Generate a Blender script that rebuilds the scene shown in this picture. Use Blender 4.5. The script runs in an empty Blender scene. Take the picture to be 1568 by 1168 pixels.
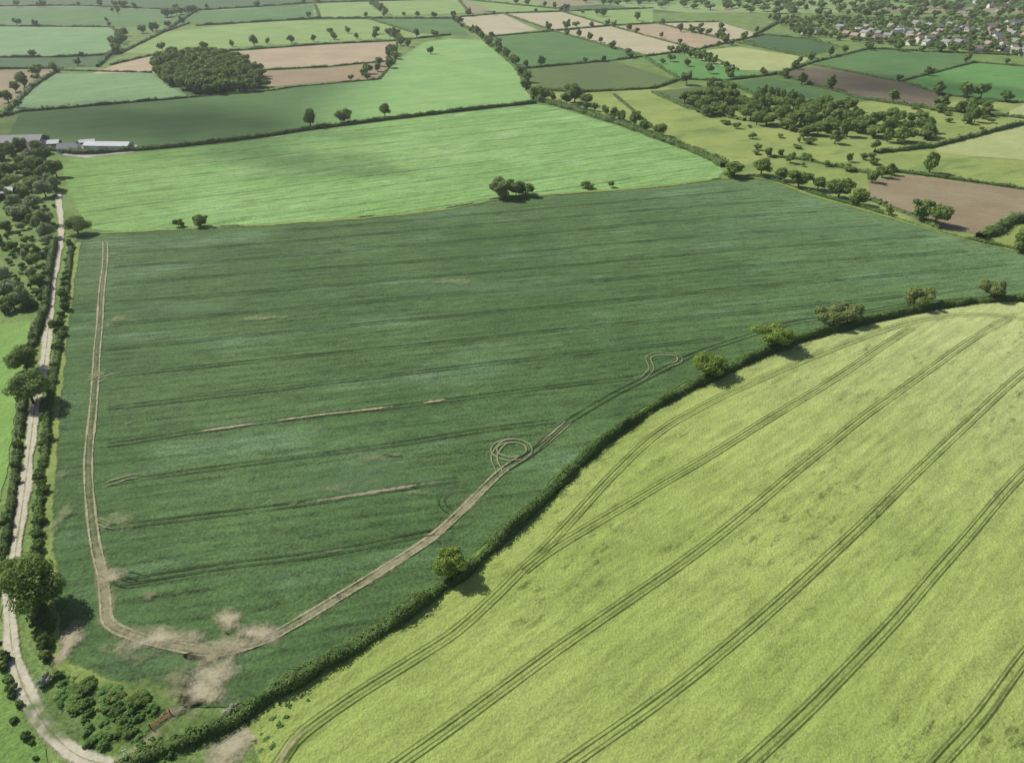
import bpy, math, random
import numpy as np
from mathutils import Vector
random.seed(7); rng=np.random.default_rng(7)
scene=bpy.context.scene
# ---------------------------------------------------------------- survey
# field boundaries were traced from the aerial photograph and rectified to the
# flat ground (metres, drone 120 m up, camera tilted 32 deg below the horizon)
H=120.0; F=1087.0; PIT=math.radians(32); SP,CP=math.sin(PIT),math.cos(PIT)
def P(u,v):
    dv=v-584.0; D=SP*F+CP*dv
    return np.array([(u-784.0)*H/D,(F*CP-SP*dv)*H/D])
def MPP(v): return H/(SP*F+CP*(v-584.0))
def PP(l): return np.array([P(*p) for p in l])
def link(o,parent=None):
    scene.collection.objects.link(o)
    if parent: o.parent=parent
    return o
def empty(name):
    e=bpy.data.objects.new(name,None); e.empty_display_size=1; return link(e)
def catmull(p,n=8,closed=False):
    p=np.asarray(p,float); N=len(p); out=[]
    rngi=range(N) if closed else range(N-1)
    for i in rngi:
        if closed: a,b,c,d=p[(i-1)%N],p[i],p[(i+1)%N],p[(i+2)%N]
        else:
            b,c=p[i],p[i+1]; a=p[i-1] if i>0 else 2*b-c; d=p[i+2] if i+2<N else 2*c-b
        for t in np.linspace(0,1,n,endpoint=False):
            out.append(0.5*((2*b)+(-a+c)*t+(2*a-5*b+4*c-d)*t*t+(-a+3*b-3*c+d)*t**3))
    if not closed: out.append(p[-1])
    return np.array(out)
def resample(p,step):
    d=np.r_[0,np.cumsum(np.linalg.norm(np.diff(p,axis=0),axis=1))]
    n=max(3,int(d[-1]/step)+1); s=np.linspace(0,d[-1],n)
    return np.stack([np.interp(s,d,p[:,k]) for k in range(2)],1)
def normals2(c):
    t=np.gradient(c,axis=0); t/=np.linalg.norm(t,axis=1)[:,None]+1e-9
    return np.stack([-t[:,1],t[:,0]],1)
def snoise(n,period):
    k=max(3,int(n/period)+3); return np.interp(np.linspace(0,k-1,n),np.arange(k),rng.random(k))
def qmesh(name,verts,quads,mats,midx=None,edge=None,smooth=False):
    me=bpy.data.meshes.new(name); verts=np.asarray(verts,np.float32); quads=np.asarray(quads,np.int32)
    me.vertices.add(len(verts)); me.vertices.foreach_set('co',verts.ravel())
    me.loops.add(quads.size); me.loops.foreach_set('vertex_index',quads.ravel())
    me.polygons.add(len(quads)); me.polygons.foreach_set('loop_start',np.arange(len(quads),dtype=np.int32)*4)
    me.polygons.foreach_set('loop_total',np.full(len(quads),4,np.int32))
    for m in mats: me.materials.append(m)
    if midx is not None: me.polygons.foreach_set('material_index',np.asarray(midx,np.int32))
    if smooth: me.polygons.foreach_set('use_smooth',np.ones(len(quads),bool))
    if edge is not None:
        a=me.attributes.new('edge','FLOAT','POINT'); a.data.foreach_set('value',np.asarray(edge,np.float32))
    me.update(calc_edges=True); me.validate(); return me
# ---------------------------------------------------------------- materials
class NT:
    def __init__(s,name):
        s.m=bpy.data.materials.new(name); s.m.use_nodes=True; s.t=s.m.node_tree; s.t.nodes.clear()
    def n(s,typ,**k):
        nd=s.t.nodes.new(typ)
        for a,b in k.items(): setattr(nd,a,b)
        return nd
    def l(s,a,b): s.t.links.new(a,b)
    def val(s,sock,x):
        if hasattr(x,'links') or hasattr(x,'is_output'): s.l(x,sock)
        else: sock.default_value=x
    def math(s,op,a,b=0.0,c=0.0):
        nd=s.n('ShaderNodeMath',operation=op)
        s.val(nd.inputs[0],a); s.val(nd.inputs[1],b); s.val(nd.inputs[2],c)
        return nd.outputs[0]
    def noise(s,vec,scale,detail=3,rough=0.55):
        nd=s.n('ShaderNodeTexNoise'); nd.inputs['Scale'].default_value=scale
        nd.inputs['Detail'].default_value=detail; nd.inputs['Roughness'].default_value=rough
        s.l(vec,nd.inputs['Vector']); return nd.outputs['Fac']
    def mapr(s,x,a,b,c=0.0,d=1.0,smooth=True):
        nd=s.n('ShaderNodeMapRange'); nd.interpolation_type='SMOOTHSTEP' if smooth else 'LINEAR'
        s.l(x,nd.inputs[0])
        for i,v in enumerate((a,b,c,d)): nd.inputs[i+1].default_value=v
        return nd.outputs[0]
    def mix(s,f,a,b):
        nd=s.n('ShaderNodeMix',data_type='RGBA'); s.val(nd.inputs[0],f)
        for sk,x in ((nd.inputs[6],a),(nd.inputs[7],b)):
            if isinstance(x,tuple): sk.default_value=(*x[:3],1)
            else: s.l(x,sk)
        return nd.outputs[2]
    def scale(s,col,f):
        nd=s.n('ShaderNodeVectorMath',operation='SCALE'); s.l(col,nd.inputs[0]); s.val(nd.inputs['Scale'],f); return nd.outputs[0]
    def mapping(s,vec,rot=0,sc=(1,1,1)):
        nd=s.n('ShaderNodeMapping'); nd.inputs['Rotation'].default_value=(0,0,rot); nd.inputs['Scale'].default_value=sc
        s.l(vec,nd.inputs['Vector']); return nd.outputs[0]
    def pos(s): return s.n('ShaderNodeNewGeometry').outputs['Position']
    def xyz(s,v):
        nd=s.n('ShaderNodeSeparateXYZ'); s.l(v,nd.inputs[0]); return nd.outputs
    def finish(s,col,rough=0.9,bump=None,bs=0.5,bd=0.3,alpha=None,transl=0.0):
        p=s.n('ShaderNodeBsdfPrincipled'); p.inputs['Roughness'].default_value=rough
        p.inputs['Specular IOR Level'].default_value=0.2
        if isinstance(col,tuple): p.inputs['Base Color'].default_value=(*col[:3],1)
        else: s.l(col,p.inputs['Base Color'])
        if bump is not None:
            b=s.n('ShaderNodeBump'); b.inputs['Strength'].default_value=bs; b.inputs['Distance'].default_value=bd
            s.l(bump,b.inputs['Height']); s.l(b.outputs[0],p.inputs['Normal'])
        sh=p.outputs[0]
        if transl>0:
            t=s.n('ShaderNodeBsdfTranslucent')
            if isinstance(col,tuple): t.inputs[0].default_value=(*col[:3],1)
            else: s.l(col,t.inputs[0])
            m=s.n('ShaderNodeMixShader'); m.inputs[0].default_value=transl; s.l(sh,m.inputs[1]); s.l(t.outputs[0],m.inputs[2]); sh=m.outputs[0]
        if alpha is not None:
            t=s.n('ShaderNodeBsdfTransparent'); m=s.n('ShaderNodeMixShader'); s.val(m.inputs[0],alpha)
            s.l(t.outputs[0],m.inputs[1]); s.l(sh,m.inputs[2]); sh=m.outputs[0]
        o=s.n('ShaderNodeOutputMaterial'); s.l(sh,o.inputs[0]); return s.m

def crop(name,base,alt,ang=0.0,streak=0.25,grain=0.5,gscale=1.6,rows=0.0,rowsp=3.0,tram=0.0,tramsp=24.0,
         patch=0.02,third=None,thirdr=(0.6,0.75),grad=None,bd=0.25,fleck=0.0):
    s=NT(name); p=s.pos(); r=s.mapping(p,-ang)
    warp=s.noise(p,0.015,2)
    f1=s.mapr(s.noise(p,patch,4,0.6),0.35,0.65)
    col=s.mix(f1,base,alt)
    if third: col=s.mix(s.mapr(s.noise(s.mapping(r,0,(0.35,1,1)),patch*2.2,5,0.65),*thirdr),col,third)
    x,y,z=s.xyz(p)[:3]
    if grad:
        g=s.math('ADD',s.math('MULTIPLY',x,grad[0]),s.math('ADD',s.math('MULTIPLY',y,grad[1]),grad[2]))
        col=s.mix(s.mapr(g,0,1),col,grad[3])
    rx,ry,_=s.xyz(r)[:3]
    st=s.mapr(s.noise(s.mapping(r,0,(0.04,0.45,1)),1.0,3,0.6),.3,.7)
    st2=s.mapr(s.noise(s.mapping(r,0,(0.12,0.35,1)),1.0,3,0.7),.3,.7)
    gr=s.mapr(s.noise(p,gscale,3,0.8),.28,.72,smooth=False)
    gm=s.mapr(s.noise(s.mapping(r,0,(0.5,1.2,1)),gscale*.4,2,0.7),.3,.7,smooth=False)
    f=s.math('ADD',1.0,s.math('MULTIPLY',s.math('SUBTRACT',st,0.5),streak))
    f=s.math('ADD',f,s.math('MULTIPLY',s.math('SUBTRACT',st2,0.5),streak*.8))
    f=s.math('ADD',f,s.math('MULTIPLY',s.math('SUBTRACT',gr,0.5),grain*1.6))
    f=s.math('ADD',f,s.math('MULTIPLY',s.math('SUBTRACT',gm,0.5),grain*.45))
    if fleck>0:
        fk=s.math('MULTIPLY',s.mapr(s.noise(s.mapping(r,0,(0.16,0.42,1)),1.0,5,0.75),.53,.64),s.mapr(s.noise(s.mapping(r,0,(.5,1,1)),.03,2),.42,.6))
        f=s.math('SUBTRACT',f,s.math('MULTIPLY',fk,fleck))
    yw=s.math('ADD',ry,s.math('MULTIPLY',warp,6.0))
    if rows>0:
        sn=s.math('SINE',s.math('MULTIPLY',yw,2*math.pi/rowsp))
        sn=s.math('MULTIPLY',s.mapr(sn,0.2,1.0),s.mapr(s.noise(s.mapping(r,0,(0.03,0.1,1)),1,3),0.35,0.6))
        f=s.math('SUBTRACT',f,s.math('MULTIPLY',sn,rows))
    if tram>0:
        fr=s.math('FRACT',s.math('DIVIDE',yw,tramsp)); d=s.math('ABSOLUTE',s.math('SUBTRACT',fr,0.5))
        d=s.math('ABSOLUTE',s.math('SUBTRACT',s.math('MULTIPLY',d,tramsp),0.9))
        f=s.math('SUBTRACT',f,s.math('MULTIPLY',s.mapr(d,0.25,0.6,1,0),tram))
    col=s.scale(col,s.math('MAXIMUM',f,0.15))
    return s.finish(col,0.9,gr,0.6,bd)

def decal(name,col,col2,lo=0.25,hi=0.6,ns=0.6,amt=0.9,opac=1.0,grain=0.6):
    s=NT(name); p=s.pos(); e=s.n('ShaderNodeAttribute',attribute_name='edge').outputs['Fac']
    nz=s.noise(p,ns,5,0.7); nz2=s.noise(p,ns*0.2,3)
    a=s.math('ADD',e,s.math('MULTIPLY',s.math('SUBTRACT',nz,0.5),amt*1.5))
    a=s.math('ADD',a,s.math('MULTIPLY',s.math('SUBTRACT',nz2,0.5),amt*1.2))
    a=s.math('MULTIPLY',s.mapr(a,lo,hi),opac)
    c=s.mix(s.mapr(s.noise(p,ns*0.6,4),0.35,0.65),col,col2)
    c=s.scale(c,s.math('ADD',1-grain/2,s.math('MULTIPLY',s.mapr(s.noise(p,1.6,4,0.75),.3,.7),grain)))
    return s.finish(c,0.95,None,alpha=a)

def foliage(name,a,b,c,sc=0.5,transl=0.25):
    s=NT(name); p=s.pos()
    rnd=s.n('ShaderNodeObjectInfo').outputs['Random']
    col=s.mix(rnd,a,b)
    col=s.mix(s.mapr(s.noise(p,sc,4,0.6),0.4,0.68),col,c)
    col=s.scale(col,s.math('ADD',0.6,s.math('MULTIPLY',s.noise(p,3.1,2),0.9)))
    return s.finish(col,0.75,transl=transl)

M_leaf=foliage('tree_foliage',(0.10,0.18,0.034),(0.18,0.26,0.06),(0.22,0.31,0.07),transl=.3)
M_leafo=foliage('oak_foliage',(0.15,0.24,0.035),(0.20,0.29,0.05),(0.27,0.36,0.07),transl=.3)
M_leaf2=foliage('willow_foliage',(0.27,0.34,0.17),(0.22,0.30,0.11),(0.35,0.42,0.22),transl=.3)
M_leafB=foliage('hawthorn_foliage',(0.16,0.235,0.06),(0.19,0.25,0.065),(0.27,0.31,0.12),transl=.3)
M_hedge=foliage('hedge_foliage',(0.10,0.175,0.035),(0.12,0.20,0.045),(0.19,0.27,0.065),0.35,.3)
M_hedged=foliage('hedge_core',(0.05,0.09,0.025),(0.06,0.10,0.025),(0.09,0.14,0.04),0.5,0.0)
M_bram=foliage('bramble_foliage',(0.10,0.22,0.05),(0.15,0.28,0.06),(0.20,0.33,0.09),0.4,.3)
M_may=foliage('blossom_foliage',(0.50,0.52,0.40),(0.6,0.6,0.5),(0.16,0.24,0.08),0.9)
s=NT('bark'); M_bark=s.finish(s.mix(s.noise(s.pos(),3,4),(0.06,0.05,0.035),(0.13,0.10,0.075)),0.95)

# ---------------------------------------------------------------- world + sun
EL=math.radians(43)
hd=np.array([0.86,-0.50]); hd/=np.linalg.norm(hd)
LD=Vector((hd[0]*math.cos(EL),hd[1]*math.cos(EL),-math.sin(EL)))
w=bpy.data.worlds.new('World'); scene.world=w; w.use_nodes=True
nt=w.node_tree; bg=nt.nodes['Background']; sky=nt.nodes.new('ShaderNodeTexSky'); sky.sky_type='NISHITA'
sky.sun_disc=False; sky.sun_elevation=EL; sky.sun_rotation=math.atan2(-hd[0],-hd[1]); sky.air_density=1.0; sky.dust_density=1.5
nt.links.new(sky.outputs[0],bg.inputs[0]); bg.inputs[1].default_value=0.08
sl=bpy.data.lights.new('sun','SUN'); sl.energy=5.0; sl.angle=math.radians(0.5); sl.color=(1,0.96,0.89)
so=link(bpy.data.objects.new('sun',sl)); so.rotation_euler=LD.to_track_quat('-Z','Y').to_euler(); so.location=(0,0,400)
scene.view_settings.view_transform='Standard'; scene.view_settings.look='None'; scene.view_settings.exposure=0

cam=bpy.data.cameras.new('camera'); co=link(bpy.data.objects.new('camera',cam)); scene.camera=co
cam.sensor_width=36; cam.lens=36*F/1568; cam.clip_end=60000; cam.clip_start=0.5
co.location=(0,0,H); co.rotation_euler=(math.pi/2-PIT,0,0)

# ---------------------------------------------------------------- ground sheet
s=NT('ground_grass_and_far_fields'); p=s.pos()
v=s.n('ShaderNodeTexVoronoi'); s.l(s.mapping(p,0.5,(1/260,1/190,1)),v.inputs['Vector']); v.inputs['Scale'].default_value=1
cr=s.n('ShaderNodeValToRGB'); s.l(s.xyz(v.outputs['Color'])[0],cr.inputs[0]); cr.color_ramp.interpolation='CONSTANT'
els=cr.color_ramp.elements; els[0].color=(0.10,0.20,0.06,1); els[1].position=0.25; els[1].color=(0.18,0.30,0.09,1)
for q,c in ((0.5,(0.08,0.15,0.05,1)),(0.68,(0.28,0.25,0.15,1)),(0.82,(0.24,0.34,0.13,1))):
    e=els.new(q); e.color=c
grass=s.mix(s.mapr(s.noise(p,0.05,5,0.6),0.35,0.65),(0.12,0.20,0.05),(0.19,0.27,0.08))
col=s.mix(s.mapr(s.xyz(p)[1],1500,1501),grass,cr.outputs[0])
g=s.mapr(s.noise(p,1.0,5,0.75),.3,.7); col=s.scale(col,s.math('ADD',0.6,s.math('MULTIPLY',g,0.8)))
M_ground=s.finish(col,0.95,g,0.5,0.3)
me=bpy.data.meshes.new('ground'); R=30000
me.from_pydata([(-R,-R,0),(R,-R,0),(R,R,0),(-R,R,0)],[],[(0,1,2,3)]); me.materials.append(M_ground); link(bpy.data.objects.new('ground',me))

zi=[0.02]
def field(name,px,mat,smooth=False,jit=0.35):
    p=PP(px)
    if smooth: p=catmull(p,6,True)
    p=np.vstack([p,p[:1]]); L=np.linalg.norm(np.diff(p,axis=0),axis=1).sum()
    p=resample(p,max(2.5,L/500))[:-1]
    p=p+rng.normal(0,jit,p.shape)
    z=zi[0]; zi[0]+=0.004
    me=bpy.data.meshes.new(name); me.from_pydata([(a,b,z) for a,b in p],[],[tuple(range(len(p)))]); me.materials.append(mat)
    me.validate(); return link(bpy.data.objects.new(name,me))
def angof(a,b):
    d=P(*b)-P(*a); return math.atan2(d[1],d[0])
aD=angof((165,625),(1000,530)); aM=angof((170,300),(1000,200)); aY=angof((1000,1085),(1400,730))

C_tan=crop('soil_tan',(0.36,0.29,0.18),(0.42,0.34,0.22),aM,0.12,0.25,rows=0.1,rowsp=6)
C_pale=crop('stubble_pale',(0.45,0.41,0.27),(0.40,0.37,0.23),aM,0.12,0.25,tram=0.15)
C_brown=crop('soil_brown',(0.15,0.13,0.08),(0.19,0.155,0.10),aM,0.1,0.3)
C_brown2=crop('ploughed_soil',(0.25,0.20,0.12),(0.30,0.25,0.15),angof((1340,300),(1560,310)),0.1,0.3,rows=0.15,rowsp=4)
C_lg=crop('pasture_light',(0.20,0.31,0.09),(0.25,0.35,0.12),aM,0.12,0.3,tram=0.15)
C_blg=crop('barley_bluegreen',(0.16,0.28,0.12),(0.20,0.32,0.14),0.7,0.15,0.3,rows=0.2,rowsp=8,tram=0.2)
C_mg=crop('wheat_mid',(0.085,0.175,0.055),(0.11,0.21,0.065),aM,0.12,0.3,tram=0.2)
C_dg=crop('wheat_dark',(0.06,0.12,0.042),(0.075,0.14,0.048),aM,0.1,0.3,tram=0.2)
C_ol=crop('olive_pasture',(0.10,0.15,0.05),(0.12,0.17,0.055),aM,0.1,0.3)
C_yg=crop('yellow_pasture',(0.22,0.29,0.08),(0.29,0.35,0.10),aM,0.15,0.3,third=(0.14,0.22,0.06),thirdr=(.5,.7))
C_py=crop('hay_pale',(0.38,0.42,0.18),(0.34,0.39,0.15),aM,0.12,0.25,rows=0.1,rowsp=6)
C_bg=crop('bright_green',(0.10,0.24,0.06),(0.13,0.28,0.075),aM,0.1,0.3,tram=0.15)

field('pasture',[(820,135),(1000,132),(1200,150),(1330,150),(1568,140),(1700,150),(1700,420),(1568,385),(1420,350),(1330,322),(1170,272),(1110,262),(1000,208),(850,158)],C_yg)
field('far_field',[(-60,12),(0,12),(120,10),(300,18),(480,8),(480,28),(300,40),(180,42),(-60,40)],C_mg)
field('far_field',[(-200,-20),(900,-20),(700,-2),(480,3),(300,15),(120,8),(-200,10)],C_dg)
field('far_field',[(480,3),(700,0),(720,20),(600,24),(490,28)],C_lg)
field('far_field',[(300,40),(490,29),(690,29),(690,50),(400,35)],C_mg)
field('far_field',[(-80,40),(170,42),(190,58),(170,80),(90,87),(-80,89)],C_blg)
field('far_field',[(-80,90),(180,85),(150,103),(90,105),(-80,107)],C_dg)
field('far_field',[(-80,108),(100,106),(50,135),(0,165),(-80,180)],C_brown2)
field('far_field',[(190,82),(250,50),(400,33),(560,30),(690,52),(600,60),(400,70),(250,82)],C_lg)
field('far_field',[(560,26),(690,29),(720,56),(640,52)],C_mg)
field('far_field',[(700,-3),(790,-3),(870,15),(760,20)],C_lg)
field('far_field',[(690,28),(770,22),(822,46),(752,56)],C_pale)
field('far_field',[(770,22),(860,19),(925,38),(840,46)],C_pale)
field('far_field',[(845,48),(935,41),(1065,76),(1000,86)],C_pale)
field('far_field',[(940,41),(1010,37),(1125,66),(1068,75)],C_tan)
field('far_field',[(870,18),(1000,14),(1000,35),(930,37)],C_lg)
field('far_field',[(1005,36),(1100,34),(1168,54),(1130,64)],C_pale)
field('far_field',[(1130,66),(1170,55),(1240,60),(1285,74),(1240,88)],C_dg)
field('far_field',[(1040,82),(1130,72),(1240,89),(1208,110),(1120,107)],C_py)
field('far_field',[(748,58),(850,50),(988,86),(940,92),(800,104)],C_mg)
field('far_field',[(795,108),(940,94),(1040,124),(1000,135),(880,142),(825,135)],C_ol)
field('far_field',[(978,89),(1040,84),(1130,108),(1185,115),(1110,122),(1042,120)],C_bg)
field('far_field',[(1190,115),(1245,102),(1385,127),(1440,145),(1430,166),(1320,150)],C_brown)
field('far_field',[(1248,98),(1330,76),(1478,82),(1490,94),(1378,124)],C_mg)
field('far_field',[(1382,126),(1492,97),(1640,110),(1640,160),(1530,155),(1440,145)],C_bg)
field('far_field',[(1110,126),(1180,120),(1330,155),(1280,160),(1160,150)],C_mg)
field('far_field',[(1000,140),(1090,132),(1140,150),(1050,165)],C_ol)
field('copse_floor',[(225,90),(330,78),(410,120),(400,148),(290,150)],C_dg)
field('far_field',[(120,120),(190,95),(238,84),(245,112),(180,116)],C_tan)
field('far_field',[(330,82),(500,69),(608,64),(604,92),(500,102),(408,106)],C_tan)
field('far_field',[(402,110),(500,105),(602,95),(580,121),(500,126),(410,134)],crop('soil_pinkish',(0.32,0.24,0.15),(0.28,0.22,0.14),aM,0.12,0.25,rows=.1,rowsp=6))
field('far_field',[(15,168),(40,132),(80,114),(232,112),(284,148),(150,161),(30,171)],C_blg)
C_N=crop('young_wheat',(0.205,0.37,0.12),(0.25,0.41,0.14),aM,0.15,0.3,tram=0.2,grad=(-1/90,0,-1.15,(0.085,0.165,0.048)))
field('wheat_field',[(5,228),(15,205),(30,174),(150,163),(290,151),(410,142),(450,133),(580,123),(604,95),(650,65),(690,60),(738,62),(785,102),(812,130),(812,157),(700,170),(590,182),(480,195),(400,207),(290,220),(100,230)],C_N)
C_M=crop('spring_crop',(0.19,0.345,0.10),(0.235,0.40,0.13),aM,0.32,0.45,1.0,rows=0.24,rowsp=5.5,tram=0.4,tramsp=24,third=(0.33,0.47,0.22),thirdr=(0.52,0.75),grad=(-1/200,0,-.6,(0.15,0.28,0.055)))
field('spring_crop_field',[(95,258),(110,244),(290,227),(400,213),(480,200),(590,187),(700,174),(820,160),(855,166),(940,192),(1010,217),(1080,243),(1108,260),(1100,273),(1000,286),(850,297),(760,305),(700,317),(600,329),(450,341),(300,349),(170,355),(140,352),(118,320),(103,285)],C_M)
C_D=crop('bean_crop',(0.064,0.124,0.038),(0.088,0.155,0.050),aD,0.30,0.62,1.4,rows=0.22,rowsp=4.0,patch=0.018,third=(0.125,0.21,0.098),thirdr=(0.50,0.72),grad=(1/520,1/900,-0.30,(0.18,0.29,0.13)),fleck=.2)  # grad: sheen and haze toward the far right mixed into the crop colour
field('bean_field',[(115,367),(170,360),(300,352),(450,344),(600,332),(700,320),(760,308),(850,300),(1000,289),(1105,277),(1170,277),(1250,303),(1330,325),(1420,352),(1500,373),(1568,388),(1700,430),(1700,470),(1568,457),(1530,457),(1430,467),(1330,487),(1220,514),(1160,537),(1100,566),(1050,587),(980,627),(920,667),(870,712),(825,757),(760,817),(715,862),(660,902),(600,942),(530,987),(450,1032),(400,1062),(350,1085),(270,1080),(230,1050),(150,1035),(90,1010),(75,960),(75,900),(70,850),(65,800),(72,700),(80,600),(92,500),(105,430)],C_D)
C_Y=crop('barley_crop',(0.275,0.355,0.088),(0.325,0.40,0.11),aY,0.24,0.32,1.7,rows=0.06,rowsp=3.0,patch=0.02,third=(0.215,0.295,0.07),thirdr=(0.52,0.74),grad=(1/300,1/300,-0.55,(0.42,0.475,0.19)),fleck=.42)
field('barley_field',[(1900,500),(1700,475),(1568,463),(1520,463),(1430,476),(1340,496),(1230,526),(1170,549),(1110,577),(1060,601),(990,641),(930,684),(880,729),(835,776),(770,836),(720,881),(665,921),(600,966),(530,1009),(455,1056),(400,1088),(372,1120),(400,1168),(430,1300),(2100,1400)],C_Y)
field('field',[(-60,505),(48,492),(40,560),(22,640),(8,740),(-10,800),(-200,800)],crop('meadow_bright',(0.18,0.32,0.07),(0.21,0.36,0.085),1.2,0.15,0.35))
field('field',[(-200,830),(0,760),(2,900),(5,1000),(30,1080),(80,1168),(100,1230),(-200,1300)],crop('meadow_verge',(0.13,0.24,0.055),(0.17,0.28,0.065),1.2,0.15,0.45))
field('field',[(1425,222),(1568,190),(1700,180),(1700,255),(1568,246),(1440,236)],C_py)
field('field',[(1340,236),(1420,231),(1568,250),(1700,262),(1700,300),(1568,289),(1372,263)],C_yg)
field('ploughed_field',[(1330,277),(1390,268),(1568,291),(1700,300),(1700,350),(1568,335),(1520,360),(1440,352),(1380,327),(1330,307)],C_brown2)
field('field',[(1530,178),(1568,160),(1700,150),(1700,180),(1568,186)],C_py)

# ---------------------------------------------------------------- ribbons / patches
zr=[0.30]
def ribbon_arr(c,wd,z,taper=0):
    n=normals2(c); N=len(c); wv=np.asarray(wd)*np.ones(N)
    wv=wv*(0.75+0.5*snoise(N,4))
    e1=np.ones(N)
    if taper:
        k=np.arange(N); e1=np.clip(np.minimum(k,N-1-k)/(N*taper),0.0,1)
    V=np.zeros((N,3,3)); V[:,0,:2]=c-n*wv[:,None]/2; V[:,1,:2]=c; V[:,2,:2]=c+n*wv[:,None]/2; V[...,2]=z
    e=np.zeros((N,3)); e[:,1]=e1; e=e.ravel(); i=np.arange(N-1)*3
    q=np.vstack([np.stack([i,i+3,i+4,i+1],1),np.stack([i+1,i+4,i+5,i+2],1)])
    return V.reshape(-1,3),q,e
def joinparts(parts):
    V=[];Q=[];E=[];o=0
    for v,q,e in parts: V.append(v);Q.append(q+o);E.append(e);o+=len(v)
    return np.vstack(V),np.vstack(Q),np.concatenate(E)
def ribbon(name,px,wd,mat,step=1.5,taper=0):
    c=resample(catmull(PP(px),10),step); zr[0]+=0.004
    a=ribbon_arr(c,wd,zr[0],taper)
    return link(bpy.data.objects.new(name,qmesh(name,a[0],a[1],[mat],None,a[2])))
def wheel(name,lines,mat,gauge=1.8,wd=0.7,step=2.0,wobble=.5,taper=0):
    parts=[]
    for px in lines:
        c=resample(catmull(PP(px),10),step); n=normals2(c); zr[0]+=0.004
        wob=(snoise(len(c),12)-0.5)[:,None]*wobble
        for sgn in (-1,1):
            zr[0]+=0.001; parts.append(ribbon_arr(c+n*(sgn*gauge/2+wob),wd,zr[0],taper))
    V,Q,E=joinparts(parts); return link(bpy.data.objects.new(name,qmesh(name,V,Q,[mat],None,E)))
def blob(name,u,v,ru,rv,mat,rot=0.0):
    c=P(u,v); a=ru*MPP(v); y0=P(u,v-rv)[1]; y1=P(u,v+rv)[1]; b=abs(y0-y1)/2
    zr[0]+=0.004; N=40
    V=[(c[0],c[1],zr[0])];E=[1.0];Fc=[]
    ph=rng.random(3)*6.28
    for k in range(N):
        t=2*math.pi*k/N; r=1+0.18*math.sin(2*t+ph[0])+0.12*math.sin(3*t+ph[1])+0.08*math.sin(5*t+ph[2])
        x=a*r*math.cos(t);y=b*r*math.sin(t)
        V.append((c[0]+x*math.cos(rot)-y*math.sin(rot),c[1]+x*math.sin(rot)+y*math.cos(rot),zr[0]));E.append(0.0)
        Fc.append((0,1+k,1+(k+1)%N))
    me=bpy.data.meshes.new(name); me.from_pydata(V,[],Fc); me.materials.append(mat)
    at=me.attributes.new('edge','FLOAT','POINT'); at.data.foreach_set('value',np.array(E,np.float32))
    return link(bpy.data.objects.new(name,me))

D_soil=decal('bare_soil',(0.41,0.37,0.25),(0.35,0.32,0.20),0.05,0.95,0.4,0.9,.95,.3)
D_soil3=decal('bare_soil_track',(0.34,0.31,0.19),(0.27,0.26,0.15),0.2,1.0,0.5,1.1,.8,.35)
D_soil2=decal('bare_soil_thin',(0.30,0.28,0.17),(0.21,0.23,0.11),0.4,1.2,0.5,1.1,0.6,.4)
D_track=decal('track_gravel',(0.50,0.46,0.35),(0.44,0.41,0.30),0.15,0.5,0.8,0.35,1,.3)
D_wheelY=decal('wheel_track_barley_shade',(0.085,0.12,0.03),(0.13,0.17,0.045),0.25,0.65,0.5,0.5,0.85)  # barley wheel tracks, the shade of their grooves put into a dark colour
D_wheelD=decal('wheel_track_bean_shade',(0.020,0.038,0.013),(0.032,0.055,0.018),0.25,0.7,0.3,0.8,0.8)  # bean wheel tracks, painted dark for the groove shade
D_wheelS=decal('wheel_track_dusty',(0.38,0.33,0.21),(0.28,0.26,0.15),0.2,0.7,0.4,0.9,0.95)
D_verge=decal('grass_verge',(0.17,0.24,0.06),(0.22,0.28,0.08),0.15,0.6,0.4,0.7)
D_light=decal('pale_crop',(0.14,0.24,0.115),(0.16,0.255,0.12),0.1,1.2,0.25,0.9,0.5)
D_dead=decal('trampled_crop',(0.26,0.28,0.14),(0.20,0.25,0.11),0.4,1.1,0.4,1.2,0.65)
D_scrub=decal('rough_grass',(0.10,0.17,0.045),(0.16,0.22,0.07),0.1,0.6,0.4,0.8,0.9)

hedgeline=[(1700,478),(1640,464),(1568,460),(1525,460),(1430,471),(1335,491),(1225,520),(1165,543),(1105,571),(1055,594),(985,634),(925,676),(875,721),(830,767),(765,828),(717,873),(662,912),(600,955),(530,999),(452,1045),(400,1076),(360,1102),(300,1132),(240,1152),(195,1172),(150,1210)]
ribbon('grass_verge',hedgeline,4.6,D_verge)
ribbon('grass_verge',[(100,362),(170,357),(300,350),(450,342),(600,330),(700,318),(760,306),(850,298),(1000,287),(1105,274),(1170,275),(1250,302),(1330,324),(1420,351),(1500,372),(1568,388),(1700,428)],5,D_verge)
ribbon('grass_verge',[(120,372),(112,420),(100,500),(88,600),(80,700),(72,800),(74,860),(80,960),(95,1020),(150,1045),(230,1060),(270,1085)],4.0,D_verge)
trk=[(88,296),(93,330),(94,360),(88,400),(80,440),(75,500),(68,560),(55,620),(46,690),(37,760),(27,830),(17,900),(16,960),(25,1020),(50,1080),(85,1128),(125,1160),(180,1175),(260,1190)]
ribbon('farm_track',trk,4.0,D_track)
ribbon('farm_track',[(180,1175),(215,1150),(245,1118),(262,1095),(290,1078)],4.5,D_soil3)
ribbon('farm_track',[(330,1190),(350,1150),(385,1120)],12,D_soil)
D_mid=decal('track_grass_strip',(0.26,0.28,0.13),(0.32,0.32,0.18),0.5,1.0,0.7,1.1,0.5)
ribbon('track_grass_strip',trk[5:],1.0,D_mid)
blob('rough_grass',160,1090,130,70,D_scrub)
blob('rough_grass',300,1120,90,45,D_scrub)
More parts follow.
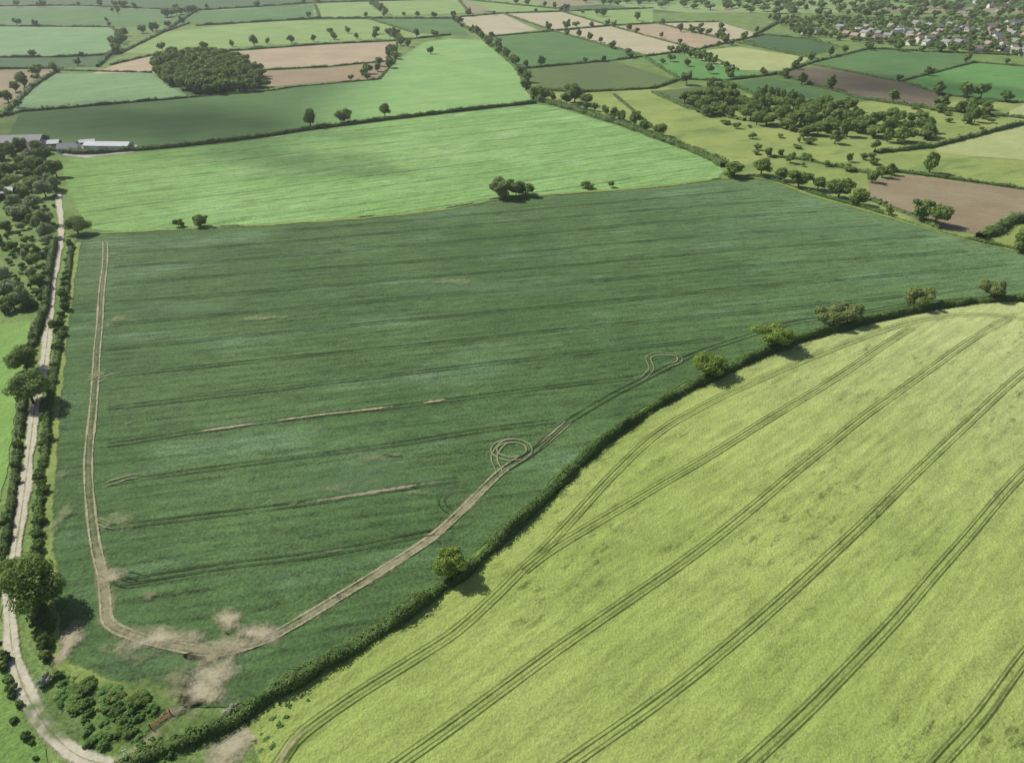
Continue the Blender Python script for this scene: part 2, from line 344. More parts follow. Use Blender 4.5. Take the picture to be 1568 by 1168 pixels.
# headland
ribbon('headland_soil',[(160,370),(156,450),(150,520),(143,600),(137,680),(137,760),(146,830),(160,880)],3.6,D_soil2)
head=[(161,372),(160,410),(156,450),(151,520),(144,600),(138,680),(137,760),(146,830),(158,880),(162,920),(168,955),(210,975),(270,990),(335,998),(400,982),(450,957),(520,915),(600,865),(660,825),(700,790),(745,745),(775,718),(820,690),(870,647),(930,610),(990,580),(1060,545),(1130,520),(1210,496),(1300,483),(1400,466),(1530,456)]
ribbon('headland_soil',[(142,810),(158,880),(163,920),(168,955),(210,975),(270,990),(335,998),(400,982),(450,957),(520,915),(580,878)],4.4,D_soil3,taper=.15)
ribbon('headland_soil',[(480,940),(520,917),(600,866),(660,826),(700,791),(745,746),(790,708)],3.6,D_soil3,taper=.2)
wheel('headland_wheel_tracks',[head[:24]],D_wheelS,1.9,0.85)
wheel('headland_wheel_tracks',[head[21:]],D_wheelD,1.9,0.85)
L=[[(400,357),(700,332),(1000,305),(1150,291)],
[(178,388),(400,374),(700,348),(1000,322),(1200,308)],
[(175,410),(400,395),(700,370),(1000,342),(1250,325)],
[(172,437),(400,418),(650,400),(900,378),(1150,357),(1350,345)],
[(170,465),(400,447),(650,425),(900,405),(1150,382),(1420,362)],
[(168,498),(400,477),(650,455),(900,432),(1150,408),(1480,385)],
[(165,535),(400,513),(650,488),(900,465),(1150,440),(1350,424),(1540,405)],
[(165,577),(400,553),(600,533),(800,512),(1000,492),(1200,474),(1400,452)],
[(165,625),(400,600),(600,575),(800,552),(1000,530),(1110,519)],
[(165,682),(285,664),(480,638),(690,613),(850,592),(970,580)],
[(165,742),(300,722),(450,702),(600,682),(740,660),(850,645)],
[(165,808),(300,792),(450,773),(600,750),(700,735)],
[(185,893),(350,868),(500,848),(620,824),(665,815)]]
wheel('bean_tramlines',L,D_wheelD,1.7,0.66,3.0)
wheel('bean_tramlines',[[(140,750),(170,740),(200,731),(230,731)],[(145,795),(165,806),(190,808)],[(143,590),(165,577),(190,575)],[(150,500),(168,498),(190,497)]],D_wheelS,1.7,0.5,taper=.3)
D_streak=decal('bare_streak',(0.43,0.35,0.24),(0.36,0.31,0.19),0.3,1.0,0.5,1.2)
ribbon('bare_streak',[(285,665),(340,657),(420,646)],1.7,D_streak,taper=.3)
ribbon('bare_streak',[(400,649),(480,638),(560,629),(620,622)],1.2,D_streak,taper=.2)
ribbon('bare_streak',[(640,619),(690,613)],1.8,D_streak,taper=.3)
ribbon('bare_streak',[(430,776),(500,766),(560,757),(640,744),(705,734)],2.4,D_streak,taper=.3)
ribbon('bare_streak',[(440,856),(500,847),(560,836)],1.5,D_soil2,taper=.3)
def ellipse_px(u,v,ru,rv,a0,a1,n=14):
    return [(u+ru*math.cos(math.radians(a)),v+rv*math.sin(math.radians(a))) for a in np.linspace(a0,a1,n)]
D_loop=decal('wheel_track_loop',(0.32,0.30,0.18),(0.24,0.24,0.13),0.15,0.6,0.4,0.8,0.9)
wheel('turning_circle_tracks',[ellipse_px(783,690,27,14,60,400),[(765,725),(757,700),(770,680),(790,676)]],D_loop,1.6,0.5,1.0,.2)
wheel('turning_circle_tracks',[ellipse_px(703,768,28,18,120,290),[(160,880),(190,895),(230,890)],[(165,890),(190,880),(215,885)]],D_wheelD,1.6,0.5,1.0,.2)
wheel('turning_circle_tracks',[[(985,580),(997,566),(992,550),(1005,543),(1035,545),(1040,555),(1020,562)]],D_loop,1.6,0.42,1.0,.2)
for a in [(250,978,100,21,D_soil),(345,990,72,23,D_soil),(400,972,56,20,D_soil),(350,952,26,24,D_soil),(328,1035,50,42,D_soil),(310,1062,56,24,D_soil),(325,1010,50,26,D_soil3),(215,965,60,18,D_soil2),
          (106,990,26,40,D_soil),(172,885,30,17,D_soil),(210,1005,90,24,D_soil2),(230,912,34,12,D_soil2),(270,1040,80,34,D_soil2),(300,1090,60,22,D_soil2),
          (570,703,80,12,D_dead),(515,750,32,12,D_dead),(640,757,32,12,D_dead),(625,726,28,7,D_dead),(190,628,14,7,D_soil2),(195,650,10,9,D_soil2),(570,703,50,8,D_soil2),(605,698,18,6,D_soil2),
          (420,489,90,8,D_dead),(690,433,110,8,D_dead),(180,800,60,22,D_dead),(178,490,26,14,D_dead),(150,575,22,12,D_dead),(97,730,20,30,D_soil2),(90,800,18,80,D_dead),
          (560,735,240,50,D_light),(300,475,180,18,D_light),(740,445,260,22,D_light),(1250,350,220,20,D_light)]:
    blob('crop_patch' if a[4] in (D_dead,D_light) else 'bare_soil_patch',*a)
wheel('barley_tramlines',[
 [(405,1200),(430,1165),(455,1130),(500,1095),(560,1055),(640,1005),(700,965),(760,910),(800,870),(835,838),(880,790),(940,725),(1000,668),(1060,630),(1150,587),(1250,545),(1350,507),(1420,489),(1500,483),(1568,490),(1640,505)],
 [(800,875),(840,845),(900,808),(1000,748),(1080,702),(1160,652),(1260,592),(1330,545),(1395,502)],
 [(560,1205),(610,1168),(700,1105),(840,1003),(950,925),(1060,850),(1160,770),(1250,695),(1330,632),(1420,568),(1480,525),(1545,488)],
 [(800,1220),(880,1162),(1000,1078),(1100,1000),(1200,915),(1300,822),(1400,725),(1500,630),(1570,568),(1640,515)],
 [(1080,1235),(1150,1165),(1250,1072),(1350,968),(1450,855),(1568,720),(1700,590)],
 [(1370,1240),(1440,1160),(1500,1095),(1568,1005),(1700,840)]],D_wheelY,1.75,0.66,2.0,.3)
ribbon('headland_soil',[(405,1200),(430,1165),(455,1130),(490,1102)],2.2,D_soil3,taper=.3)

# ---------------------------------------------------------------- foliage geometry
def leafquads(c,nrm,size):
    N=len(c); nrm=nrm/(np.linalg.norm(nrm,axis=1)[:,None]+1e-9)
    r=rng.normal(size=(N,3)); t=np.cross(nrm,r); t/=np.linalg.norm(t,axis=1)[:,None]+1e-9; b=np.cross(nrm,t)
    sz=size[:,None]; k=rng.uniform(0.5,0.9,(N,1))
    V=np.stack([c-t*sz,c-b*sz*k,c+t*sz,c+b*sz*k],1).reshape(-1,3)
    return V,np.arange(4*N).reshape(N,4)
def tube(a,b,r0,r1,n=6):
    a=np.array(a,float);b=np.array(b,float);d=b-a;d/=np.linalg.norm(d); r=np.array([0.3,0.8,0.1]);t=np.cross(d,r);t/=np.linalg.norm(t);s_=np.cross(d,t)
    th=np.arange(n)*2*math.pi/n; ring=np.cos(th)[:,None]*t+np.sin(th)[:,None]*s_
    V=np.vstack([a+ring*r0,b+ring*r1]); i=np.arange(n);j=(i+1)%n
    return V,np.stack([i,j,j+n,i+n],1)
def tree_mesh(name,nl,leaf,ncl=16,hh=10.0,wd=10.0,base=0.22,mat=M_leaf,trunk=True):
    V=[];Q=[];MI=[];o=0
    def add(v,q,m):
        nonlocal o
        V.append(v);Q.append(q+o);MI.append(np.full(len(q),m));o+=len(v)
    cz=hh*(base+1)/2; rz=hh*(1-base)/2; C=[];Rr=[]
    for i in range(ncl):
        d=rng.normal(size=3); d/=np.linalg.norm(d); rr=rng.uniform(0.35,0.85)
        cx=d[0]*wd/2*rr; cy=d[1]*wd/2*rr; zc=cz+d[2]*rz*rr*0.9
        C.append((cx,cy,max(zc,hh*base*1.1))); Rr.append(rng.uniform(0.11,0.25)*min(wd,hh*1.1))
    C.append((0,0,cz)); Rr.append(0.30*min(wd,hh)); C=np.array(C);Rr=np.array(Rr)
    if trunk:
        tt=np.array([rng.normal(0,.2),rng.normal(0,.2),hh*(base+0.18)])
        add(*tube((0,0,-0.1),tt*np.array([.5,.5,.45]),hh*0.045,hh*0.033,8),0)
        add(*tube(tt*np.array([.5,.5,.44]),tt,hh*0.033,hh*0.026,8),0)
        for i in rng.choice(ncl,min(8,ncl),replace=False):
            m=(tt+C[i])/2+np.array([0,0,-0.03*hh]); add(*tube(tt*0.97,m,hh*0.018,hh*0.012,5),0); add(*tube(m,C[i],hh*0.012,hh*0.004,5),0)
    wts=Rr**2; k=rng.choice(len(C),nl,p=wts/wts.sum())
    d=rng.normal(size=(nl,3)); d/=np.linalg.norm(d,axis=1)[:,None]
    rad=rng.uniform(0.45,1.12,nl)**0.6
    c=C[k]+d*(Rr[k]*rad)[:,None]*np.array([1,1,0.85]); c[:,2]=np.maximum(c[:,2],0.15+rng.random(nl)*0.3*hh*base)
    nrm=d+rng.normal(0,0.4,(nl,3))+np.array([0,0,0.3])
    v,q=leafquads(c,nrm,leaf*rng.uniform(0.6,1.3,nl)); add(v,q,1)
    return qmesh(name,np.vstack(V),np.vstack(Q),[M_bark,mat],np.concatenate(MI))
near=[tree_mesh('oak',9000,0.28,24,10,10.5,mat=M_leafo) for _ in range(4)]
neard=[tree_mesh('ash',9000,0.28,26,10,10.5) for _ in range(3)]
nearw=[tree_mesh('hawthorn',8000,0.28,18,7.5,10,0.12,M_leafB) for _ in range(3)]
mid=[tree_mesh('midtree',2400,0.5,15,10,10,0.14) for _ in range(6)]
midw=[tree_mesh('willow',2600,0.5,16,10,10,0.1,M_leaf2) for _ in range(3)]
far=[tree_mesh('fartree',420,1.05,10,10,10,0.12) for _ in range(6)]
bush=[tree_mesh('bush',2600,0.16,14,2.6,4.2,0.02,M_bram,False) for _ in range(4)]
bushd=[tree_mesh('bushd',2600,0.2,14,3.2,4.4,0.02,M_hedge,False) for _ in range(4)]
may=[tree_mesh('may',2200,0.15,9,2.8,3.2,0.02,M_may,False)]
def put(name,meshes,xy,wm,hm=None,parent=None,nomw=10.0,nomh=10.0):
    me=random.choice(meshes); o=bpy.data.objects.new(name,me)
    k=wm/nomw; kz=(hm/nomh) if hm else k*random.uniform(0.85,1.1)
    o.scale=(k,k*random.uniform(0.85,1.1),kz); o.rotation_euler=(0,0,random.uniform(0,6.28)); o.location=(xy[0],xy[1],0)
    return link(o,parent)
def putpx(name,meshes,u,v,wpx,h=None,**k): return put(name,meshes,P(u,v),wpx*MPP(v),h,**k)
for u,v,wp,h in [(692,882,48,7.5),(1082,576,54,7.5),(1182,532,60,8.5)]: putpx('oak_tree',near,u,v,wp,h)
for u,v,wp,h in [(1268,500,50,7),(1298,494,52,7.5),(1402,467,46,7.5),(1517,456,42,7.5)]: putpx('hawthorn_tree',nearw,u,v,wp,h,nomh=7.5)
putpx('hawthorn_tree',nearw,770,303,46,11,nomh=7.5)
for u,v,wp,h in [(805,299,34,7),(897,288,24,4),(935,287,12,4),(790,301,24,8),(274,348,17,4),(308,347,27,6.5),
   (1123,271,38,9),(1165,270,36,11),(1195,277,26,8),(1222,288,34,11),(1252,292,28,8),(1283,303,40,11),(1313,314,34,10),(1360,328,14,4),(1408,338,34,13),(1430,344,38,11),(1422,265,28,13),(1562,386,36,12),
   (476,194,22,15),(527,189,28,11),(590,180,22,11)]: putpx('hedgerow_tree',mid,u,v,wp,h)
for u,v,wp,h in [(62,925,84,11),(52,618,62,10),(42,566,42,8),(28,890,40,6),(85,505,16,4),(120,358,38,8)]: putpx('ash_tree',neard,u,v,wp,h)
tb=empty('track_side_bushes')
for (a,b,n,lo,hi,sp) in [((108,372),(100,440),12,2.2,4,3),((99,440),(88,540),20,2.2,4.5,4),((84,560),(70,690),22,1.8,3.6,3),((68,690),(58,860),28,1.8,3.4,3),((62,930),(72,1010),14,2,3.5,5),
                      ((76,380),(68,470),12,2.5,5,5),((66,470),(42,560),16,2,4,4),((38,590),(22,760),20,1.2,3.6,4),((20,760),(4,860),12,1,3.4,4),((2,980),(20,1080),8,.8,2.6,5),((20,1080),(66,1168),6,.8,2,5)]:
    for i in range(n):
        t=(i+random.random()*.8)/n; q=P(a[0]+(b[0]-a[0])*t,a[1]+(b[1]-a[1])*t)+rng.normal(0,sp*0.13,2); wdm=random.uniform(lo,hi)
        put('bush',bushd+bush[:1],q,wdm,wdm*random.uniform(.5,.95),tb,4.4,3.2)
def inpoly(p,poly):
    x,y=p; c=False; n=len(poly)
    for i in range(n):
        x1,y1=poly[i];x2,y2=poly[i-1]
        if (y1>y)!=(y2>y) and x<(x2-x1)*(y-y1)/(y2-y1)+x1: c=not c
    return c
def scatter(parent,name,poly_px,spacing,wr,hr,meshes,nomw=10,nomh=10,jit=0.4,prob=1.0):
    poly=PP(poly_px); lo=poly.min(0);hi=poly.max(0)
    xs=np.arange(lo[0],hi[0],spacing); ys=np.arange(lo[1],hi[1],spacing)
    for x in xs:
        for y in ys:
            q=(x+random.uniform(-jit,jit)*spacing,y+random.uniform(-jit,jit)*spacing)
            if random.random()<prob and inpoly(q,poly): put(name,meshes,q,random.uniform(*wr),random.uniform(*hr),parent,nomw,nomh)
bs=empty('bramble_scrub')
scatter(bs,'bramble',[(78,1025),(150,1048),(225,1062),(250,1080),(236,1105),(205,1135),(150,1145),(110,1115),(84,1075)],1.6,(1.4,4.0),(0.5,1.5),bush+bush+bushd,4.2,2.6,.6,.9)
scatter(bs,'bramble',[(60,940),(76,960),(90,1020),(150,1046),(100,1050),(66,1010)],2.0,(0.8,2.6),(0.4,1.4),bush,4.2,2.6,.5,.6)
scatter(bs,'bramble',[(210,1150),(255,1115),(330,1092),(380,1085),(330,1120),(260,1168),(190,1180)],1.4,(0.8,2.6),(0.4,1.3),bush,4.2,2.6,.5,.6)
scatter(bs,'bramble',[(385,1090),(450,1060),(480,1070),(440,1110),(410,1168),(380,1130)],1.7,(0.6,1.8),(0.2,.5),bush,4.2,2.6,.5,.5)
for u,v in [(66,1050),(357,1090),(350,1097),(72,1040)]: putpx('hawthorn_bush',may,u,v,16,2.2,nomw=3.2,nomh=2.8)
rwd=empty('roadside_woodland')
scatter(rwd,'woodland_tree',[(-150,232),(60,228),(92,255),(84,300),(60,310),(-150,310)],9.5,(6,11),(6,10),mid+mid+midw,prob=.85)
scatter(rwd,'woodland_tree',[(-150,310),(60,310),(84,300),(84,360),(74,400),(62,470),(0,488),(-150,500)],9.0,(3.5,8.0),(3,6.5),mid+midw,prob=.6)
scatter(rwd,'woodland_shrub',[(0,310),(84,300),(84,360),(74,400),(62,470),(0,488)],4,(1.5,4.5),(1.0,3),bush+bushd,4.3,3,prob=.5)
wp_=empty('willow_group')
for u,v,w_ in [(35,335,34),(70,345,28),(52,322,30),(25,320,26),(75,365,24),(20,455,34),(38,470,26),(8,440,26)]: putpx('willow_tree',midw,u,v,w_,8,parent=wp_)
scatter(empty('woodland_copse'),'woodland_tree',[(232,100),(262,88),(320,86),(370,95),(402,120),(400,138),(340,146),(290,148),(255,130)],10,(11,17),(9,15),far+mid)
rw=empty('riverside_woodland')
scatter(rw,'woodland_tree',[(1045,150),(1110,148),(1200,158),(1300,165),(1320,185),(1310,212),(1250,208),(1160,196),(1090,180),(1050,168)],13,(8,18),(7,13),mid,prob=.9)
scatter(rw,'woodland_tree',[(1320,190),(1430,180),(1440,205),(1400,222),(1330,222)],14,(8,16),(7,12),mid,prob=.9)
scatter(rw,'woodland_tree',[(1430,170),(1530,165),(1525,185),(1450,195)],17,(8,15),(6,11),mid)
scatter(rw,'woodland_shrub',[(1045,150),(1300,160),(1530,168),(1525,195),(1400,225),(1330,275),(1180,250),(1100,200)],14,(3,9),(2,5),mid,prob=.35)
for u,v,w_ in [(1175,240,16),(1278,220,22),(1010,208,22),(985,200,16),(880,158,30),(895,162,22),(822,152,24),(833,156,20),(868,160,20),(1210,250,14),(1265,255,12),(1300,248,14),(1335,280,20),(1350,272,22),(1362,268,18),(1380,218,24),(1480,190,18),(1230,212,20),(1340,230,16),(950,185,16),(1215,240,8)]:
    putpx('woodland_tree',mid,u,v,w_,None,parent=rw)
def treeline(parent,px,spacing,wr,meshes=far,prob=1.0,sc=1.0):
    c=resample(PP(px),spacing)
    for q in c:
        if random.random()<prob:
            wd=random.uniform(*wr); put('hedgerow_tree',meshes,q+rng.normal(0,spacing*0.2,2),wd,wd*random.uniform(.75,1.1)*sc,parent)
ht=empty('distant_hedgerow_trees')
for px,sp,wr,pr in [([(18,172),(40,130),(90,105),(170,95)],16,(8,15),.6),([(170,82),(190,55),(240,48),(290,35)],22,(9,16),.6),([(0,89),(90,88),(180,84)],40,(6,12),.5),
  ([(0,39),(100,41),(175,42),(180,15)],40,(8,15),.6),([(250,80),(400,70),(520,61),(660,58)],26,(8,14),.55),([(510,52),(560,50),(600,58),(655,84)],18,(9,15),.6),
  ([(545,122),(600,96),(606,80)],12,(8,13),.7),([(410,134),(520,126),(602,119)],22,(5,10),.5),([(690,30),(740,60),(790,100),(820,150)],20,(8,14),.55),
  ([(740,57),(850,47),(925,39)],30,(8,14),.5),([(800,105),(940,93),(1060,78),(1130,68)],24,(7,13),.45),([(820,152),(880,162),(960,188),(1010,208),(1075,235)],14,(6,12),.5),
  ([(880,142),(1000,136),(1040,126),(1190,114),(1250,90),(1330,75)],20,(7,12),.45),([(845,47),(985,87),(1085,113),(1190,120)],22,(7,12),.45),([(1040,82),(1120,107)],10,(8,14),.7),
  ([(1190,116),(1320,150),(1440,168),(1568,180)],18,(8,14),.5),([(1330,77),(1480,82),(1568,76)],16,(8,14),.8),([(1380,125),(1490,96),(1568,100)],26,(7,12),.5),([(1440,145),(1530,155),(1568,150)],14,(9,15),.7),
  ([(1040,50),(1100,55),(1110,66)],16,(9,15),.8),([(1130,66),(1165,52),(1000,35),(860,18),(690,27)],26,(8,14),.5),([(480,28),(600,25),(690,28)],30,(8,14),.6),([(0,11),(120,10),(300,16),(480,6)],30,(9,18),.6),
  ([(560,-4),(575,12),(590,22)],24,(10,16),.8),([(240,30),(300,18)],14,(12,18),.8),([(700,-2),(780,5),(870,16)],40,(9,16),.6),([(1240,60),(1200,40),(1180,30)],16,(8,13),.7),
  ([(0,-12),(800,-12)],40,(12,25),.7),([(-50,0),(850,-3)],60,(12,22),.5),([(930,38),(1060,74)],30,(7,11),.4),([(1050,130),(1110,148),(1200,155)],16,(8,13),.6)]:
    treeline(ht,px,sp,wr,prob=pr)
vt=empty('village_trees')
scatter(vt,'garden_tree',[(850,-8),(1568,-10),(1650,-10),(1650,30),(1400,30),(1200,24),(1000,12),(900,8)],42,(12,26),(9,16),far,jit=0.5)
scatter(vt,'garden_tree',[(1180,28),(1400,30),(1650,28),(1650,98),(1500,82),(1400,74),(1300,66),(1210,50)],17,(6,14),(4,9),far,jit=0.5)

# hedges
def hedge(name,px,wd,ht_,step=1.0,cards=30,leaf=0.22,smooth=True,gap=0.0,mat=None,rough=0.5):
    c=PP(px); c=catmull(c,8) if smooth else c; c=resample(c,step); N=len(c); n=normals2(c)
    hm=ht_*(1-rough/2+rough*snoise(N,5/step)+0.3*(rng.random(N)-.5)); wm=wd*(1-rough/2+rough*snoise(N,6/step)+0.15*(rng.random(N)-.5))
    if gap>0:
        gk=snoise(N,18/step)<gap; hm[gk]*=0.25; wm[gk]*=0.5
    ox=np.array([-.5,-.52,-.36,0,.36,.52,.5])*0.88; oz=np.array([0,.55,.88,.98,.88,.55,0])*0.9
    V=np.zeros((N,7,3)); jx=rng.normal(0,.05,(N,7)); 
    V[...,:2]=c[:,None,:]+n[:,None,:]*((ox+jx)*wm[:,None])[...,None]; V[...,2]=oz*hm[:,None]*(1+rng.normal(0,.1,(N,7)))
    i=(np.arange(N-1)*7)[:,None]+np.arange(6)[None]; i=i.ravel(); Q=np.stack([i,i+7,i+8,i+1],1)
    VV=V.reshape(-1,3); mi=np.zeros(len(Q))
    K=int(N*step*cards)
    a=rng.integers(0,N-1,K); t=rng.random(K); th=rng.uniform(0,math.pi,K); 
    cc=c[a]*(1-t[:,None])+c[a+1]*t[:,None]; nn=n[a]; rr=rng.uniform(0.85,1.18,K)
    x=np.cos(th); sg=np.sign(x)*np.abs(x)**0.6; z=np.sin(th)**0.7
    pos=np.zeros((K,3)); pos[:,:2]=cc+nn*(sg*wm[a]*0.52*rr)[:,None]; pos[:,2]=np.maximum(z*hm[a]*rr,0.1)
    nr=np.zeros((K,3)); nr[:,:2]=nn*x[:,None]; nr[:,2]=np.sin(th); nr+=rng.normal(0,.4,(K,3))
    v2,q2=leafquads(pos,nr,leaf*rng.uniform(.6,1.35,K))
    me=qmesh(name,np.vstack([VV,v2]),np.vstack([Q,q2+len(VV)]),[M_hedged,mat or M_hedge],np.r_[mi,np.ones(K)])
    return link(bpy.data.objects.new(name,me))
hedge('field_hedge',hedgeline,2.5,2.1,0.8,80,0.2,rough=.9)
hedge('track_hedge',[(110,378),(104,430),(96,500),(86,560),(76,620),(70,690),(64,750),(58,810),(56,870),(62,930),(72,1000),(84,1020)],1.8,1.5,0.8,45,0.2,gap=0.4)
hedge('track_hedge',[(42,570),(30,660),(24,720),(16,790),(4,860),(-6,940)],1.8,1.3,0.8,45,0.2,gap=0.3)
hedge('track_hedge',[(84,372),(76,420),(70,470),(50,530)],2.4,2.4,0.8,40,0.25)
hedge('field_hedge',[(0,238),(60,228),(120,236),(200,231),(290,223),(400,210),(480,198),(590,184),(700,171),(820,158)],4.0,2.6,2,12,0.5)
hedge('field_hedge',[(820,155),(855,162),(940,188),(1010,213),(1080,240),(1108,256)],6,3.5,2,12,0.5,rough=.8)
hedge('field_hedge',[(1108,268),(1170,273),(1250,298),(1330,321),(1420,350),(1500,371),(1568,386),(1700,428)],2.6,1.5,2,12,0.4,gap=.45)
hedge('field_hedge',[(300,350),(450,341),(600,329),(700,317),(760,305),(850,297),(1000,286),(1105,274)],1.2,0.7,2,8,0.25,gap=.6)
hedge('field_hedge',[(1500,366),(1530,352),(1550,340),(1600,332)],5,3.2,2,14,0.6,rough=1)
for px,wd,h_ in [([(10,178),(30,172),(150,162),(288,150)],3,2),([(1340,235),(1430,225),(1568,190),(1700,178)],4,2.5),([(1330,270),(1372,263),(1568,290),(1700,300)],3,1.6),([(1180,240),(1230,245),(1340,268)],3,1.5),
  ([(1330,305),(1400,332),(1440,351)],3,1.5),([(1000,142),(1050,165),(1140,185)],4,2),([(940,145),(1010,205)],2.5,1),
  ([(-60,40),(170,42),(190,58),(170,82),(150,103)],4,2.5),([(-60,89),(90,88),(180,84),(250,50),(290,36)],4,2.5),([(-60,107),(95,105),(50,133),(15,168),(0,180)],4,2.5),([(90,108),(232,112)],3,1.5),([(170,100),(238,84),(330,80),(500,68),(608,63),(690,54)],4,2),
  ([(402,108),(500,103),(604,93)],3,1.5),([(290,150),(408,140),(450,134),(580,122),(604,95),(608,63)],2.5,1.2),([(690,28),(740,58),(790,103),(818,152)],4.5,2.4),([(690,28),(770,21),(860,18),(1000,13)],4,2),
  ([(745,57),(850,48),(935,40),(1005,36),(1100,34)],4,2),([(770,21),(840,46),(985,87),(1040,122)],4,2),([(860,18),(930,39),(1065,76),(1130,108)],3,1.5),([(1000,35),(1130,66),(1240,89)],4,2),
  ([(797,106),(940,93),(1065,77),(1168,54),(1240,60),(1290,74)],4,2),([(825,137),(880,142),(1000,136),(1042,122),(1110,124),(1190,114),(1245,96),(1330,75),(1478,82),(1640,88)],4,2),
  ([(1190,114),(1320,152),(1430,168),(1568,182)],4,2),([(1245,100),(1385,127),(1440,145),(1530,156),(1640,160)],3,1.6),([(1378,125),(1492,96),(1640,108)],3,1.6),([(300,40),(490,29),(690,29)],5,3),([(480,3),(490,29)],5,3),([(700,-2),(720,22)],5,3),
  ([(-60,11),(120,9),(300,17),(480,5),(700,-1),(870,16)],6,3),([(300,17),(250,50)],5,3),([(560,28),(640,53)],4,2),([(1160,52),(1200,30)],5,3),([(1110,126),(1180,155),(1280,160)],4,2)]:
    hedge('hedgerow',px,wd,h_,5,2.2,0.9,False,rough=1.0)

# ---------------------------------------------------------------- buildings
def cmat(name,a,b,sc=1.0,rough=0.85):
    s=NT(name); return s.finish(s.mix(s.noise(s.pos(),sc,4),a,b),rough)
M_brick=cmat('brick_wall',(0.36,0.25,0.19),(0.44,0.31,0.24)); M_rend=cmat('cream_render',(0.70,0.66,0.58),(0.78,0.75,0.68)); M_stone=cmat('stone_wall',(0.48,0.42,0.33),(0.56,0.49,0.39))
M_slate=cmat('slate_roof',(0.24,0.24,0.25),(0.32,0.31,0.32)); M_tile=cmat('clay_tile_roof',(0.34,0.25,0.20),(0.41,0.31,0.26)); M_sheet=cmat('fibre_cement_roof',(0.26,0.26,0.26),(0.34,0.34,0.33),.3); M_white=cmat('white_sheet_roof',(0.60,0.62,0.62),(0.68,0.69,0.69),.3)
M_glass=cmat('window_glass',(0.03,0.035,0.04),(0.05,0.055,0.06),1,0.15); M_door=cmat('door_paint',(0.06,0.10,0.08),(0.10,0.14,0.12)); M_dark=cmat('dark_cladding',(0.07,0.075,0.07),(0.10,0.10,0.09))
def pm(name,V,Fc,mat):
    me=bpy.data.meshes.new(name); me.from_pydata(V,[],Fc); me.materials.append(mat); return me
def box(V,Fc,x0,x1,y0,y1,z0,z1):
    o=len(V); V+=[(x0,y0,z0),(x1,y0,z0),(x1,y1,z0),(x0,y1,z0),(x0,y0,z1),(x1,y0,z1),(x1,y1,z1),(x0,y1,z1)]
    Fc+=[tuple(o+i for i in f) for f in ((0,3,2,1),(4,5,6,7),(0,1,5,4),(1,2,6,5),(2,3,7,6),(3,0,4,7))]
def house_meshes(L_,D_,hw,rise,wm,rm,kind='house'):
    x,y=L_/2,D_/2
    V=[(-x,-y,0),(x,-y,0),(x,y,0),(-x,y,0),(-x,-y,hw),(x,-y,hw),(x,y,hw),(-x,y,hw),(-x,0,hw+rise),(x,0,hw+rise)]
    out=[('walls',pm('walls',V,[(0,1,5,4),(2,3,7,6),(1,2,6,9,5),(3,0,4,8,7)],wm))]
    X,Y=x+.35,y+.4; e=hw-rise*.4/y; t=.18
    V=[(-X,-Y,e),(X,-Y,e),(X,0,hw+rise+.05),(-X,0,hw+rise+.05),(X,Y,e),(-X,Y,e)]; V+=[(a,b,c+t) for a,b,c in V]
    out.append(('roof',pm('roof',V,[(0,3,2,1),(3,5,4,2),(6,7,8,9),(9,8,10,11),(0,1,7,6),(5,11,10,4),(1,2,8,7),(2,4,10,8),(0,6,9,3),(3,9,11,5)],rm)))
    V=[];Fc=[];nw=max(2,int(L_/3))
    if kind=='house':
        for st in range(2 if hw>4 else 1):
            for i in range(nw):
                cx=-x+L_*(i+.5)/nw; z=1.0+st*2.6
                for sg in (-1,1):
                    if sg==-1 and st==0 and i==nw//2: continue
                    box(V,Fc,cx-.55,cx+.55,sg*(y+.02)-.03,sg*(y+.02)+.03,z,z+1.15)
        out.append(('windows',pm('windows',V,Fc,M_glass)))
        V=[];Fc=[];cx=-x+L_*(nw//2+.5)/nw; box(V,Fc,cx-.5,cx+.5,-y-.05,-y+.02,0,2.1); out.append(('door',pm('door',V,Fc,M_door)))
        V=[];Fc=[];box(V,Fc,x-1.3,x-.5,-.4,.4,hw+rise*.6,hw+rise+1.1);out.append(('chimney',pm('chimney',V,Fc,M_brick)))
    else:
        V=[];Fc=[]; box(V,Fc,x-.02,x+.06,-y*.5,y*.5,0,hw*.85); box(V,Fc,-x*.3,x*.1,-y-.06,-y+.02,0,hw*.8); out.append(('doors',pm('doors',V,Fc,M_dark)))
    return out
hv=[('brick_house',house_meshes(10,7.5,5,2.8,M_brick,M_tile)),('rendered_house',house_meshes(11,7.5,5,2.6,M_rend,M_slate)),('stone_house',house_meshes(13,7,5,2.8,M_stone,M_slate)),
    ('rendered_house',house_meshes(9,8,5,3,M_rend,M_tile)),('brick_bungalow',house_meshes(13,8,2.8,2.6,M_rend,M_slate)),('rendered_house',house_meshes(14,8,5.2,2.8,M_rend,M_slate)),('brick_house',house_meshes(10,8,5,3,M_brick,M_slate))]
def house(h,xy,rot,sc=1.0):
    e=empty(h[0]); e.location=(xy[0],xy[1],0); e.rotation_euler=(0,0,rot); e.scale=(sc,sc,sc)
    for nm,me in h[1]: link(bpy.data.objects.new(nm,me),e)
def houses(poly_px,sp,prob,base):
    poly=PP(poly_px); lo=poly.min(0);hi=poly.max(0)
    for x in np.arange(lo[0],hi[0],sp):
        for y in np.arange(lo[1],hi[1],sp*1.2):
            q=(x+random.uniform(-.3,.3)*sp,y+random.uniform(-.3,.3)*sp)
            if inpoly(q,poly) and random.random()<prob: house(random.choice(hv),q,base+random.choice((0,math.pi/2))+random.uniform(-.25,.25),random.uniform(.85,1.1))
houses([(1310,44),(1400,38),(1640,36),(1640,96),(1500,84),(1400,72),(1320,62)],21,.62,0.3)
houses([(1195,42),(1290,46),(1310,62),(1260,64)],24,.5,0.5)
